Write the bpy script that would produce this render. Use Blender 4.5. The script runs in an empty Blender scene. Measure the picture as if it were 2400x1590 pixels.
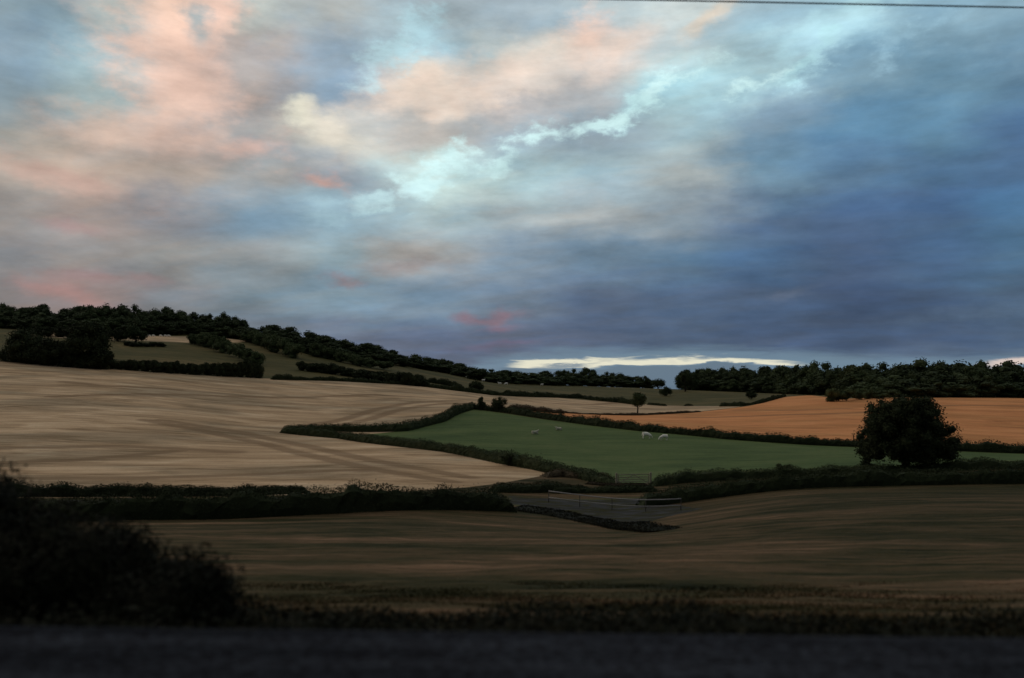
import bpy, math, random
import numpy as np
from mathutils import Matrix, Vector
scene = bpy.context.scene
COL = scene.collection
rng = np.random.default_rng(7)
random.seed(7)

# ------------------------------------------------------------------ camera
W0, H0, FPX = 2400.0, 1590.0, 28.0/36.0*2400.0
CAMZ = 11.5
PITCH, ROLL = math.atan(110/FPX), math.radians(0.7)
fw = Vector((0, math.cos(PITCH), math.sin(PITCH)))
up0 = Vector((0, -math.sin(PITCH), math.cos(PITCH)))
rt0 = Vector((1, 0, 0))
rt = rt0*math.cos(ROLL) + up0*math.sin(ROLL)
up = up0*math.cos(ROLL) - rt0*math.sin(ROLL)
cam_data = bpy.data.cameras.new('camera')
cam = bpy.data.objects.new('camera', cam_data)
COL.objects.link(cam)
cam_data.lens = 28; cam_data.sensor_width = 36
cam_data.clip_start = 0.1; cam_data.clip_end = 20000
M = Matrix((( rt.x, up.x, -fw.x, 0), (rt.y, up.y, -fw.y, 0), (rt.z, up.z, -fw.z, CAMZ), (0, 0, 0, 1)))
cam.matrix_world = M
cam_data.dof.use_dof = True
cam_data.dof.focus_distance = 260
cam_data.dof.aperture_fstop = 28.0/90.0        # 90 mm of lens opening: the close bank goes soft
scene.camera = cam

def ray(px, py):
    v = fw + rt*((px-W0/2)/FPX) + up*((H0/2-py)/FPX)
    return v
def slope(px, py):            # height gained per metre of y, and x per metre of y
    v = ray(px, py)
    return v.x/v.y, v.z/v.y
def angles(px, py):
    v = ray(px, py).normalized()
    return math.atan2(v.x, v.y), math.asin(v.z)

# ------------------------------------------------------------------ world: dusk sky
def lin(c):
    return tuple((x/12.92 if x <= .04045 else ((x+.055)/1.055)**2.4) for x in [k/255. for k in c])
world = bpy.data.worlds.new('World'); scene.world = world
world.use_nodes = True
wt = world.node_tree; wt.nodes.clear()
class NT:
    def __init__(s, t): s.t = t
    def new(s, typ, **kw):
        n = s.t.nodes.new(typ)
        for k, v in kw.items(): setattr(n, k, v)
        return n
    def put(s, sock, v):
        if isinstance(v, bpy.types.NodeSocket): s.t.links.new(v, sock)
        elif v is not None:
            try: sock.default_value = v
            except Exception: sock.default_value = (v, v, v)
    def math(s, op, a, b=None, c=None, clamp=False):
        n = s.new('ShaderNodeMath', operation=op, use_clamp=clamp)
        for i, v in enumerate((a, b, c)):
            if v is not None: s.put(n.inputs[i], v)
        return n.outputs[0]
    def vm(s, op, a, b=None, sc=None):
        n = s.new('ShaderNodeVectorMath', operation=op)
        s.put(n.inputs[0], a)
        if b is not None: s.put(n.inputs[1], b)
        if sc is not None: s.put(n.inputs[3], sc)
        return n.outputs['Value'] if op in ('DOT_PRODUCT', 'LENGTH') else n.outputs[0]
    def xyz(s, a, b, c):
        n = s.new('ShaderNodeCombineXYZ')
        for i, v in enumerate((a, b, c)): s.put(n.inputs[i], v)
        return n.outputs[0]
    def mix(s, f, a, b, blend='MIX'):
        n = s.new('ShaderNodeMix', data_type='RGBA', blend_type=blend)
        s.put(n.inputs[0], f); s.put(n.inputs[6], a); s.put(n.inputs[7], b)
        return n.outputs[2]
    def noise(s, vec, scale, detail=3, rough=.5, dist=0, color=False):
        n = s.new('ShaderNodeTexNoise')
        s.put(n.inputs['Vector'], vec)
        n.inputs['Scale'].default_value = scale; n.inputs['Detail'].default_value = detail
        n.inputs['Roughness'].default_value = rough; n.inputs['Distortion'].default_value = dist
        return n.outputs['Color' if color else 'Fac']
    def ramp(s, f, stops, interp='LINEAR'):
        n = s.new('ShaderNodeValToRGB'); e = n.color_ramp.elements
        n.color_ramp.interpolation = interp
        while len(e) < len(stops): e.new(.5)
        for i, (p, c) in enumerate(stops):
            e[i].position = p
        for i, (p, c) in enumerate(stops):
            e[i].color = (c[0], c[1], c[2], 1)
        s.put(n.inputs[0], f)
        return n.outputs[0]
    def rng(s, v, a, b, c=0., d=1., smooth=True):
        n = s.new('ShaderNodeMapRange', interpolation_type='SMOOTHSTEP' if smooth else 'LINEAR')
        s.put(n.inputs[0], v)
        for i, k in enumerate((a, b, c, d)): s.put(n.inputs[i+1], k)
        return n.outputs[0]

N = NT(wt)
SUN_EL, SUN_AZ = math.radians(9), math.radians(-70)
tc = N.new('ShaderNodeTexCoord').outputs['Generated']
dirv = N.vm('NORMALIZE', tc)
sep = N.new('ShaderNodeSeparateXYZ'); N.put(sep.inputs[0], dirv)
dx, dy, dz = sep.outputs
az = N.math('ARCTAN2', dx, dy)
el = N.math('ARCSINE', dz)
# cloud-sheet coordinates: where the direction meets a flat cloud layer, so features stretch toward the horizon
den = N.math('ADD', N.math('MAXIMUM', dz, 0.0), 0.16)
cx = N.math('DIVIDE', dx, den); cy = N.math('DIVIDE', dy, den)
ca, sa = math.cos(math.radians(-24)), math.sin(math.radians(-24))
# rotate so that x runs along the drift of the cloud bands, then stretch
rx = N.math('ADD', N.math('MULTIPLY', cx, ca*.68), N.math('MULTIPLY', cy, sa*.68))
ry = N.math('SUBTRACT', N.math('MULTIPLY', cy, ca*1.1), N.math('MULTIPLY', cx, sa*1.1))
cp = N.xyz(rx, ry, 0.0)
wA = N.vm('SUBTRACT', N.noise(cp, 2.0, 3, .5, .0, True), (.5, .5, .5))
ang = N.xyz(az, N.math('MULTIPLY', el, 1.7), 0.0)
wB = N.vm('SUBTRACT', N.noise(ang, 13.0, 6, .6, .0, True), (.5, .5, .5))
sA = N.new('ShaderNodeSeparateXYZ'); N.put(sA.inputs[0], wA)
sB = N.new('ShaderNodeSeparateXYZ'); N.put(sB.inputs[0], wB)
hf = N.rng(el, 0.0, .40, .28, 1.0)
def warp(k1, k2, ch):
    v = N.math('ADD', N.math('MULTIPLY', sA.outputs[ch], k1), N.math('MULTIPLY', sB.outputs[ch], k2))
    return N.math('MULTIPLY', v, hf)
azw = N.math('ADD', az, warp(.22, .10, 0))
elw = N.math('ADD', el, warp(.11, .07, 1))

ROWS = [0, 100, 200, 300, 400, 500, 600, 700, 800, 900]
GRID = {
0:   [(136,158,170),(130,154,172),(130,150,162),(160,158,152),(172,160,150),(138,132,131),(126,124,129),(116,109,113),(95,90,95),(92,92,100)],
200: [(178,184,180),(162,186,192),(155,174,178),(196,176,164),(184,166,154),(152,138,134),(144,138,138),(138,120,122),(98,95,102),(92,95,105)],
400: [(234,196,178),(224,186,170),(208,180,166),(202,174,162),(174,162,154),(130,134,144),(146,142,140),(120,124,134),(95,100,115),(92,98,112)],
600: [(186,192,188),(186,172,166),(170,160,156),(158,158,160),(162,162,162),(120,146,166),(136,143,149),(114,132,147),(94,104,125),(90,100,120)],
800: [(170,175,175),(146,166,184),(142,166,188),(214,202,186),(148,156,166),(150,178,193),(138,158,168),(116,139,157),(90,104,132),(86,100,128)],
1000:[(158,178,190),(168,198,212),(228,216,204),(184,182,180),(196,222,222),(162,184,192),(160,162,164),(110,133,155),(86,100,130),(84,98,126)],
1200:[(152,172,186),(196,200,196),(230,212,200),(150,168,182),(168,194,200),(162,174,180),(126,145,164),(105,123,145),(84,96,124),(82,100,126)],
1400:[(184,200,206),(236,212,198),(182,180,180),(142,164,180),(150,176,188),(166,174,178),(104,129,152),(78,95,124),(72,88,118),(78,98,126)],
1600:[(206,216,216),(192,206,210),(172,214,224),(160,188,198),(166,178,182),(134,146,156),(84,114,142),(70,92,124),(66,86,117),(78,104,134)],
1800:[(160,190,206),(162,196,210),(164,198,208),(122,148,168),(104,140,166),(76,102,136),(68,100,136),(60,82,115),(60,80,113),(92,116,138)],
2000:[(168,206,222),(184,224,238),(118,154,176),(90,134,166),(84,120,154),(66,95,134),(64,88,124),(54,74,108),(56,76,108),(96,118,140)],
2200:[(140,178,200),(132,170,192),(100,142,170),(86,128,158),(70,108,146),(62,94,134),(64,94,130),(54,76,109),(58,80,114),(98,120,142)],
2400:[(122,154,174),(112,148,172),(84,122,152),(70,104,142),(66,102,142),(66,108,146),(70,106,138),(64,88,118),(60,84,116),(104,124,144)],
}
cols = sorted(GRID)
# position in elevation, common to all columns (measured down the middle of the photograph)
elr = [angles(1200, r)[1] for r in ROWS]
EL0, EL1 = -0.06, 0.75
tpar = N.math('DIVIDE', N.math('SUBTRACT', elw, EL0), EL1-EL0, clamp=True)
acc = None
prev_az = None
for c in cols:
    a = angles(c, 500)[0]
    dev = [angles(c, r)[1] for r in ROWS]
    stops = [((e-EL0)/(EL1-EL0), lin(GRID[c][i])) for i, e in enumerate(dev)]
    stops.sort(key=lambda s: s[0])
    top = stops[-1][1]
    stops.append((0.97, (.50, .50, .47)))  # unseen zenith, brightened to lift the light on level ground
    colr = N.ramp(tpar, stops, 'B_SPLINE' if False else 'EASE')
    if acc is None: acc = colr
    else: acc = N.mix(N.rng(azw, prev_az, a), acc, colr)
    prev_az = a
# sky beside and behind the view, darkened to dim camera-facing foliage
side = N.rng(N.math('ABSOLUTE', az), .85, 1.5)
side = N.math('MULTIPLY', side, N.rng(el, 1.25, .6))
acc = N.mix(side, acc, (*lin((70, 78, 92)), 1))
hs = N.new('ShaderNodeHueSaturation'); hs.inputs['Saturation'].default_value = .93; hs.inputs['Value'].default_value = 1.03
N.put(hs.inputs['Color'], acc); acc = hs.outputs[0]
brk = N.noise(N.vm('ADD', ang, (3.3, 7.7, 0)), 22.0, 6, .62)

# finer cloud relief
n1 = N.noise(cp, 3.2, 7, .55, .2)
n2 = N.noise(N.vm('ADD', N.vm('MULTIPLY', ang, (.8, 1.3, 1)), (4.2, 1.3, 0)), 11.0, 7, .6, .0)
rel = N.math('ADD', N.math('MULTIPLY', N.math('SUBTRACT', n1, .5), .85), N.math('MULTIPLY', N.math('SUBTRACT', n2, .5), 1.35))
gain = N.math('ADD', 1.0, N.math('MULTIPLY', rel, .80))
# cool / warm drift
n3 = N.noise(N.vm('ADD', cp, (9.1, 5.3, 0)), 3.6, 5, .6, .2)
acc = N.mix(N.rng(n3, .35, .65), N.vm('MULTIPLY', acc, (.95, 1.0, 1.04)), N.vm('MULTIPLY', acc, (1.06, 1.0, .96)))

# placed cloud features: position, radii (pixels of the photo turned into angles), tilt, colour, strength
def feature(acc, px, py, rxp, ryp, tilt, col, st, k1=.05, k2=.09, edge=(1.9, -.25)):
    a, e = angles(px, py)
    ua = N.math('SUBTRACT', N.math('ADD', az, N.math('MULTIPLY', N.math('ADD', N.math('MULTIPLY', sA.outputs[0], k1), N.math('MULTIPLY', sB.outputs[0], k2)), hf)), a)
    ue = N.math('SUBTRACT', N.math('ADD', el, N.math('MULTIPLY', N.math('ADD', N.math('MULTIPLY', sA.outputs[1], k1*.6), N.math('MULTIPLY', sB.outputs[1], k2*.9)), hf)), e)
    c, s = math.cos(math.radians(tilt)), math.sin(math.radians(tilt))
    ra, re = rxp/FPX, ryp/FPX
    p = N.math('ADD', N.math('MULTIPLY', ua, c/ra), N.math('MULTIPLY', ue, s/ra))
    q = N.math('SUBTRACT', N.math('MULTIPLY', ue, c/re), N.math('MULTIPLY', ua, s/re))
    d = N.math('SQRT', N.math('ADD', N.math('MULTIPLY', p, p), N.math('MULTIPLY', q, q)))
    d = N.math('ADD', d, N.math('MULTIPLY', N.math('SUBTRACT', brk, .5), 6.0 if col[2] > 225 else 2.8))
    f = N.math('MULTIPLY', N.rng(d, edge[0], edge[1]), st)
    return N.mix(f, acc, (*lin(col), 1))
CY = (214, 246, 248); PK = (242, 204, 186); PP = (238, 214, 200)
FEATS = [
 (430, 30, 110, 60, 30, (252,212,190), .85), (505, 25, 40, 70, -30, (250,208,190), .8), (465, 50, 26, 46, 10, (158,172,176), .95),
 (370, 150, 120, 60, -20, PK, .75), (450, 210, 90, 80, 20, (228,190,174), .5), (300, 300, 130, 40, 8, (222,188,170), .6),
 (720, 262, 40, 30, -15, (240,236,216), .9), (775, 290, 60, 32, -25, (232,220,204), .7),
 (600, 345, 60, 28, 12, (228,184,168), .6), (770, 432, 50, 18, -14, (212,166,152), .8), (130, 420, 130, 22, -8, (196,158,146), .6),
 (160, 528, 55, 14, -5, (156,120,120), .55), (140, 690, 80, 16, -14, (166,122,120), .7), (230, 655, 110, 12, 0, (146,114,116), .6), (345, 652, 40, 8, 0, (146,116,118), .5),
 (1365, 75, 45, 40, 45, (252,214,196), .85), (1190, 165, 150, 40, 12, PP, .6), (980, 235, 120, 42, 8, (240,216,200), .8), (1660, 30, 60, 26, 40, (240,218,196), .7),
 (990, 95, 36, 50, -40, (190,228,240), .7), (910, 150, 60, 24, 15, (194,228,238), .75),
 (2010, 60, 90, 36, 35, (196,236,248), .75), (1920, 60, 120, 26, 20, (188,228,240), .6), (1890, 145, 70, 16, 22, (190,234,242), .7), (2140, 95, 70, 16, 35, (168,206,226), .6),
 (1600, 178, 60, 20, 15, CY, .95), (1545, 215, 55, 14, 38, CY, .85), (1480, 262, 55, 20, 25, (200,238,242), .85), (1420, 288, 60, 12, 8, CY, .85),
 (1262, 322, 55, 15, 4, CY, .9), (1060, 368, 60, 24, 14, CY, .95), (1160, 380, 50, 12, 20, (206,238,240), .8), (1060, 400, 70, 8, 12, (206,238,240), .7),
 (965, 428, 55, 22, 20, CY, .9), (900, 465, 60, 14, 20, (196,226,232), .75), (770, 500, 50, 16, 12, (176,206,218), .6), (1800, 175, 50, 12, 18, CY, .8),
 (1255, 235, 110, 30, 10, (150,160,172), .55), (1330, 170, 60, 40, 15, (198,190,184), .3),
 (930, 585, 80, 24, 0, (176,166,160), .55), (960, 620, 90, 16, 4, (150,130,128), .55), (810, 660, 42, 9, 0, (146,120,124), .7),
 (1110, 750, 45, 11, -8, (132,106,120), .85), (1180, 742, 50, 11, 10, (132,106,120), .8), (1170, 772, 40, 7, 5, (126,102,120), .7), (1140, 815, 70, 9, 6, (106,94,120), .6), (1200, 803, 50, 6, 4, (108,94,120), .6),
 (560, 650, 90, 22, -6, (128,142,154), .6), (370, 690, 50, 24, 10, (126,132,142), .6), (1840, 685, 60, 8, 4, (92,104,128), .7), (2300, 735, 110, 18, 4, (84,104,130), .7),
]
for F in FEATS: acc = feature(acc, *F)
acc = N.vm('SCALE', acc, sc=gain)
acc = N.vm('MULTIPLY', acc, (1.0, 1.015, .995))
# the clear slot low over the hills: fine, flat shapes
fine = N.xyz(N.math('MULTIPLY', az, 14.0), N.math('MULTIPLY', el, 120.0), 0.0)
wf = N.vm('SUBTRACT', N.noise(fine, 1.0, 6, .62, .4, True), (.5, .5, .5))
sF = N.new('ShaderNodeSeparateXYZ'); N.put(sF.inputs[0], wf)
elf = N.math('ADD', el, N.math('MULTIPLY', sF.outputs[1], .020))
azf = N.math('ADD', az, N.math('MULTIPLY', sF.outputs[0], .06))
def band(acc, pts, col, st, soft):      # pts: (px, top_py, bottom_py); a strip of sky bounded by two edges across azimuth
    A = [(angles(px, (t+b)/2)[0], angles(px, t)[1], angles(px, b)[1]) for px, t, b in pts]
    lo, hi = A[0][0], A[-1][0]
    emin = min(a[2] for a in A) - .002; emax = max(a[1] for a in A) + .002
    f = N.math('DIVIDE', N.math('SUBTRACT', azf, lo), hi-lo, clamp=True)
    def curve(idx):
        n = N.new('ShaderNodeFloatCurve'); c = n.mapping.curves[0]
        pt = [((a[0]-lo)/(hi-lo), (a[idx]-emin)/(emax-emin)) for a in A]
        c.points[0].location = pt[0]; c.points[1].location = pt[-1]
        for p in pt[1:-1]: c.points.new(*p)
        n.mapping.update()
        N.put(n.inputs['Value'], f)
        return N.math('ADD', N.math('MULTIPLY', n.outputs[0], emax-emin), emin)
    t, b = curve(1), curve(2)
    u = N.rng(elf, N.math('ADD', t, soft), N.math('SUBTRACT', t, soft*.25))
    d = N.rng(elf, N.math('SUBTRACT', b, .0012), N.math('ADD', b, .0012))
    ends = N.math('MULTIPLY', N.rng(azf, lo, lo+.03), N.rng(azf, hi, hi-.03))
    return N.mix(N.math('MULTIPLY', N.math('MULTIPLY', u, d), N.math('MULTIPLY', ends, st)), acc, (*lin(col), 1))
acc = band(acc, [(1080, 868, 900), (1190, 846, 900), (1320, 832, 900), (1600, 826, 900), (1900, 838, 895), (2100, 850, 890), (2460, 838, 890)], (112, 138, 158), .75, .014)
acc = band(acc, [(1180, 859, 864), (1300, 846, 860), (1450, 842, 856), (1600, 841, 851), (1720, 842, 850), (1820, 849, 855), (1910, 859, 862)], (236, 232, 208), .92, .004)
acc = band(acc, [(2270, 858, 870), (2400, 838, 856), (2600, 830, 850)], (226, 206, 196), .9, .004)
acc = band(acc, [(1150, 862, 940), (1300, 866, 940), (1450, 862, 940), (1600, 856, 940), (1720, 855, 940), (1800, 862, 940)], (96, 116, 134), .85, .002)
acc = band(acc, [(1240, 858, 863), (1340, 852, 858), (1420, 848, 853)], (112, 132, 150), .85, .001)
acc = band(acc, [(1395, 850, 852), (1425, 843, 849), (1450, 847, 848)], (82, 98, 124), .95, .001)
acc = band(acc, [(1545, 848, 849), (1570, 843, 847), (1590, 847, 848)], (112, 122, 140), .9, .001)

bg = N.new('ShaderNodeBackground'); N.put(bg.inputs[0], acc); bg.inputs[1].default_value = 0.97
sky = N.new('ShaderNodeTexSky', sky_type='NISHITA', sun_disc=False)
sky.sun_elevation = SUN_EL; sky.sun_rotation = SUN_AZ
bg2 = N.new('ShaderNodeBackground'); N.put(bg2.inputs[0], sky.outputs[0]); bg2.inputs[1].default_value = 0.006
add = N.new('ShaderNodeAddShader'); N.put(add.inputs[0], bg.outputs[0]); N.put(add.inputs[1], bg2.outputs[0])
wo = N.new('ShaderNodeOutputWorld'); N.put(wo.inputs[0], add.outputs[0])
world.cycles.sampling_method = 'MANUAL'; world.cycles.sample_map_resolution = 512

# ------------------------------------------------------------------ sun (soft last light, veiled by the cloud)
sl = bpy.data.lights.new('sun', 'SUN'); sl.energy = 0.5; sl.angle = math.radians(14); sl.color = (1.0, .84, .70)
so = bpy.data.objects.new('sun', sl); COL.objects.link(so)
sd = Vector((math.sin(SUN_AZ)*math.cos(SUN_EL*2.2), math.cos(SUN_AZ)*math.cos(SUN_EL*2.2), math.sin(SUN_EL*2.2)))
so.rotation_euler = sd.to_track_quat('Z', 'Y').to_euler(); so.location = (0, 0, 60)

vs = scene.view_settings
vs.view_transform = 'Standard'; vs.look = 'None'; vs.gamma = 1; vs.exposure = 0
vs.use_curve_mapping = False
scene.render.engine = 'CYCLES'
scene.cycles.max_bounces = 4; scene.cycles.diffuse_bounces = 2; scene.cycles.transparent_max_bounces = 4

# ------------------------------------------------------------------ helpers
def mat(name, rough=.9, spec=.15):
    m = bpy.data.materials.new(name); m.use_nodes = True
    t = m.node_tree; t.nodes.clear()
    n = NT(t)
    b = n.new('ShaderNodeBsdfPrincipled'); o = n.new('ShaderNodeOutputMaterial')
    b.inputs['Roughness'].default_value = rough
    b.inputs['Specular IOR Level'].default_value = spec
    n.put(o.inputs[0], b.outputs[0])
    return m, n, b
def bump(n, b, h, strength, dist):
    bp = n.new('ShaderNodeBump'); bp.inputs['Strength'].default_value = strength; bp.inputs['Distance'].default_value = dist
    n.put(bp.inputs['Height'], h); n.put(b.inputs['Normal'], bp.outputs[0])
def mesh(name, V, F, mats, smooth=False, mi=None):
    """V (n,3) array; F array (m,k) or list of tuples"""
    me = bpy.data.meshes.new(name)
    V = np.asarray(V, dtype=np.float32)
    if isinstance(F, np.ndarray):
        m, k = F.shape
        me.vertices.add(len(V)); me.vertices.foreach_set('co', V.ravel())
        me.loops.add(m*k); me.loops.foreach_set('vertex_index', F.astype(np.int32).ravel())
        me.polygons.add(m); me.polygons.foreach_set('loop_start', np.arange(0, m*k, k, dtype=np.int32))
        me.update(calc_edges=True)
    else:
        me.from_pydata(V.tolist(), [], F)
    for x in (mats if isinstance(mats, (list, tuple)) else [mats]): me.materials.append(x)
    if smooth: me.polygons.foreach_set('use_smooth', np.ones(len(me.polygons), dtype=bool))
    if mi is not None: me.polygons.foreach_set('material_index', np.asarray(mi, dtype=np.int32))
    me.update()
    return me
def obj(name, me, parent=None, loc=None):
    o = bpy.data.objects.new(name, me); COL.objects.link(o)
    if parent: o.parent = parent
    if loc is not None: o.location = loc
    return o
def tag(o, label=None, cat=None, group=None, kind=None):
    if label: o['label'] = label
    if cat: o['category'] = cat
    if group: o['group'] = group
    if kind: o['kind'] = kind
    return o
def tri2quad(A): return A

# ------------------------------------------------------------------ materials
def field_mat(name, cols, sx, sy, contrast=(.3, .7), fine=6.0, rot=0.0, tram=None, bmp=.4, patch=(.82, .86, .84)):
    m, n, b = mat(name, .95, .05)
    g = n.new('ShaderNodeNewGeometry').outputs['Position']
    mp = n.new('ShaderNodeMapping', vector_type='POINT'); n.put(mp.inputs[0], g)
    mp.inputs['Rotation'].default_value = (0, 0, rot)
    mp.inputs['Scale'].default_value = (sx, sy, 0)
    w = n.vm('SCALE', n.vm('SUBTRACT', n.noise(g, .02, 3, .5, 0, True), (.5, .5, .5)), sc=2.2)
    v = n.vm('ADD', mp.outputs[0], w)
    a = n.noise(v, 1.0, 7, .68, .2)
    c = n.noise(n.vm('MULTIPLY', v, (1.0, 3.2, 1)), 2.3, 5, .6)
    f = n.math('ADD', n.math('MULTIPLY', a, .6), n.math('MULTIPLY', c, .4))
    st = [(contrast[0]+(contrast[1]-contrast[0])*i/(len(cols)-1), k) for i, k in enumerate(cols)]
    col = n.ramp(f, st)
    fn = n.noise(g, fine, 4, .7)
    pt = n.noise(n.vm('MULTIPLY', n.vm('ADD', g, (31, 7, 0)), (.55, 1.0, 0)), .045, 4, .6, .6)
    col = n.mix(n.rng(pt, .42, .62), col, n.vm('MULTIPLY', col, patch))
    col = n.vm('SCALE', col, sc=n.math('ADD', .72, n.math('MULTIPLY', fn, .56)))
    if tram:
        at = n.new('ShaderNodeAttribute', attribute_name='tram').outputs['Fac']
        k = n.rng(n.math('ADD', at, n.math('MULTIPLY', n.noise(g, .5, 3, .6), .5)), .25, .85)
        col = n.mix(n.math('MULTIPLY', k, tram[1]), col, (*tram[0], 1))
    n.put(b.inputs['Base Color'], col)
    bump(n, b, n.math('ADD', n.math('MULTIPLY', f, 2.0), fn), bmp, .25)
    return m
M_barley = field_mat('barley', [(.17,.115,.06), (.38,.25,.145), (.58,.395,.245), (.74,.56,.38)], .045, .17, (.33, .66), 3.0, .04, ((.20,.125,.07), .65), .4, (.66, .70, .72))
M_stub = field_mat('stubble', [(.42,.165,.065), (.62,.255,.10), (.74,.34,.145)], .035, .12, (.35, .65), 2.0, -.03, ((.30,.15,.07), .7))
M_past = field_mat('pasture', [(.058,.086,.033), (.088,.122,.045), (.13,.148,.06)], .05, .12, (.34, .66), 1.5, 0, None)
M_hill = field_mat('hill_grass', [(.050,.050,.020), (.088,.076,.032), (.155,.11,.05)], .015, .03, (.32, .66), .8, .3, None)
M_rough = field_mat('rough_grass', [(.016,.019,.008), (.046,.041,.018), (.105,.070,.038), (.22,.13,.078)], .045, .22, (.36, .63), 2.0, .01, None, .8)
M_verge = field_mat('verge_grass', [(.05,.055,.022), (.10,.085,.04)], .05, .3, (.3, .7), 3.0)
def lane_mat():
    m, n, b = mat('lane_tarmac', 1.0, .03)
    g = n.new('ShaderNodeNewGeometry').outputs['Position']
    a = n.noise(n.vm('MULTIPLY', g, (.25, 1.2, 0)), 1.0, 5, .65)
    n.put(b.inputs['Base Color'], n.ramp(a, [(.38, (.028,.028,.022)), (.5, (.045,.045,.045)), (.68, (.085,.085,.092))]))
    gr = n.noise(n.vm('MULTIPLY', g, (.35, .8, 0)), 1.3, 6, .7)
    base = b.inputs['Base Color'].links[0].from_socket
    n.put(b.inputs['Base Color'], n.mix(n.rng(gr, .47, .56), base, (.040, .038, .018, 1)))
    bump(n, b, n.noise(g, 20, 3, .6), .3, .03)
    return m
M_lane = lane_mat()
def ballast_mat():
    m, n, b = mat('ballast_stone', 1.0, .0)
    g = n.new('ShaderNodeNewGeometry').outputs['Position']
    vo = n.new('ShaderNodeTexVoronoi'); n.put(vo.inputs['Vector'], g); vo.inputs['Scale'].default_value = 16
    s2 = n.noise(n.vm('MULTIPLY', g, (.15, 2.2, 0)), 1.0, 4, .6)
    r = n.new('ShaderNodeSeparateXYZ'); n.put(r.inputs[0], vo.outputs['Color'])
    c = n.ramp(r.outputs[0], [(0, (.016,.016,.019)), (.6, (.026,.028,.035)), (1, (.042,.047,.058))])  # very dark tones: the train's shade is put into the stone colour
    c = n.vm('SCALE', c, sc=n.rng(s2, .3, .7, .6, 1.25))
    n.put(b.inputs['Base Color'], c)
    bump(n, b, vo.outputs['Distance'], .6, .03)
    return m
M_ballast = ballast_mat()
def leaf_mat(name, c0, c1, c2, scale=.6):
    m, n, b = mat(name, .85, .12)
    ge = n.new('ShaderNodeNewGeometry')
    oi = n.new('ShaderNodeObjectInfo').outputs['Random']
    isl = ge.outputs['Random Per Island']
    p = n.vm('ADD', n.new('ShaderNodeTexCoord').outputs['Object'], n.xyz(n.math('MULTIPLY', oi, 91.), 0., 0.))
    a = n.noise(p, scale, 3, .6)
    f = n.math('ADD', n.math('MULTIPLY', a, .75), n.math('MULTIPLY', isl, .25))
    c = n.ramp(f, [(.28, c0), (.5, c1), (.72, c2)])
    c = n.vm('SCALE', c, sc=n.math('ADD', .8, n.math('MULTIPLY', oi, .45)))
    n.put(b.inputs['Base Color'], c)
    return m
M_leaf = leaf_mat('wood_foliage', (.022,.032,.012), (.036,.050,.020), (.058,.072,.030), .35)
M_leafd = leaf_mat('dark_foliage', (.016,.022,.009), (.026,.034,.014), (.040,.046,.020), .5)
M_hedge = leaf_mat('hedge_foliage', (.020,.028,.012), (.034,.044,.018), (.060,.062,.030), .5)
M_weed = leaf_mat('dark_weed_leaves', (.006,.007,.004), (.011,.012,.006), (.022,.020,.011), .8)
M_bush = leaf_mat('scrub_foliage', (.036,.050,.020), (.058,.076,.030), (.085,.10,.044), .5)
M_brown = leaf_mat('dead_growth', (.032,.026,.015), (.058,.044,.026), (.10,.074,.045), .6)
def plain(name, c, c2, sc=4, rough=.8, spec=.2):
    m, n, b = mat(name, rough, spec)
    p = n.new('ShaderNodeTexCoord').outputs['Object']
    n.put(b.inputs['Base Color'], n.mix(n.noise(p, sc, 5, .6), (*c, 1), (*c2, 1)))
    bump(n, b, n.noise(p, sc*6, 3, .6), .3, .02)
    return m
M_bark = plain('bark', (.035,.028,.02), (.07,.055,.04), 3)
M_wool = plain('wool', (.76,.71,.62), (.88,.84,.76), 12, .95, .05)
M_woolc = plain('cream_wool', (.42,.40,.30), (.56,.53,.42), 12, .95, .05)
M_gate = plain('weathered_timber', (.24,.20,.14), (.40,.34,.25), 5)
M_rail = plain('galvanised_rail', (.24,.23,.22), (.36,.34,.33), 6, .7, .1)
M_wire = plain('wire_metal', (.02,.03,.035), (.04,.05,.06), 3, .5, .4)
M_steel = plain('rail_steel', (.10,.08,.07), (.20,.18,.17), 4, .45, .5)
M_sleeper = plain('sleeper_concrete', (.035,.035,.04), (.06,.06,.065), 4)

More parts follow.
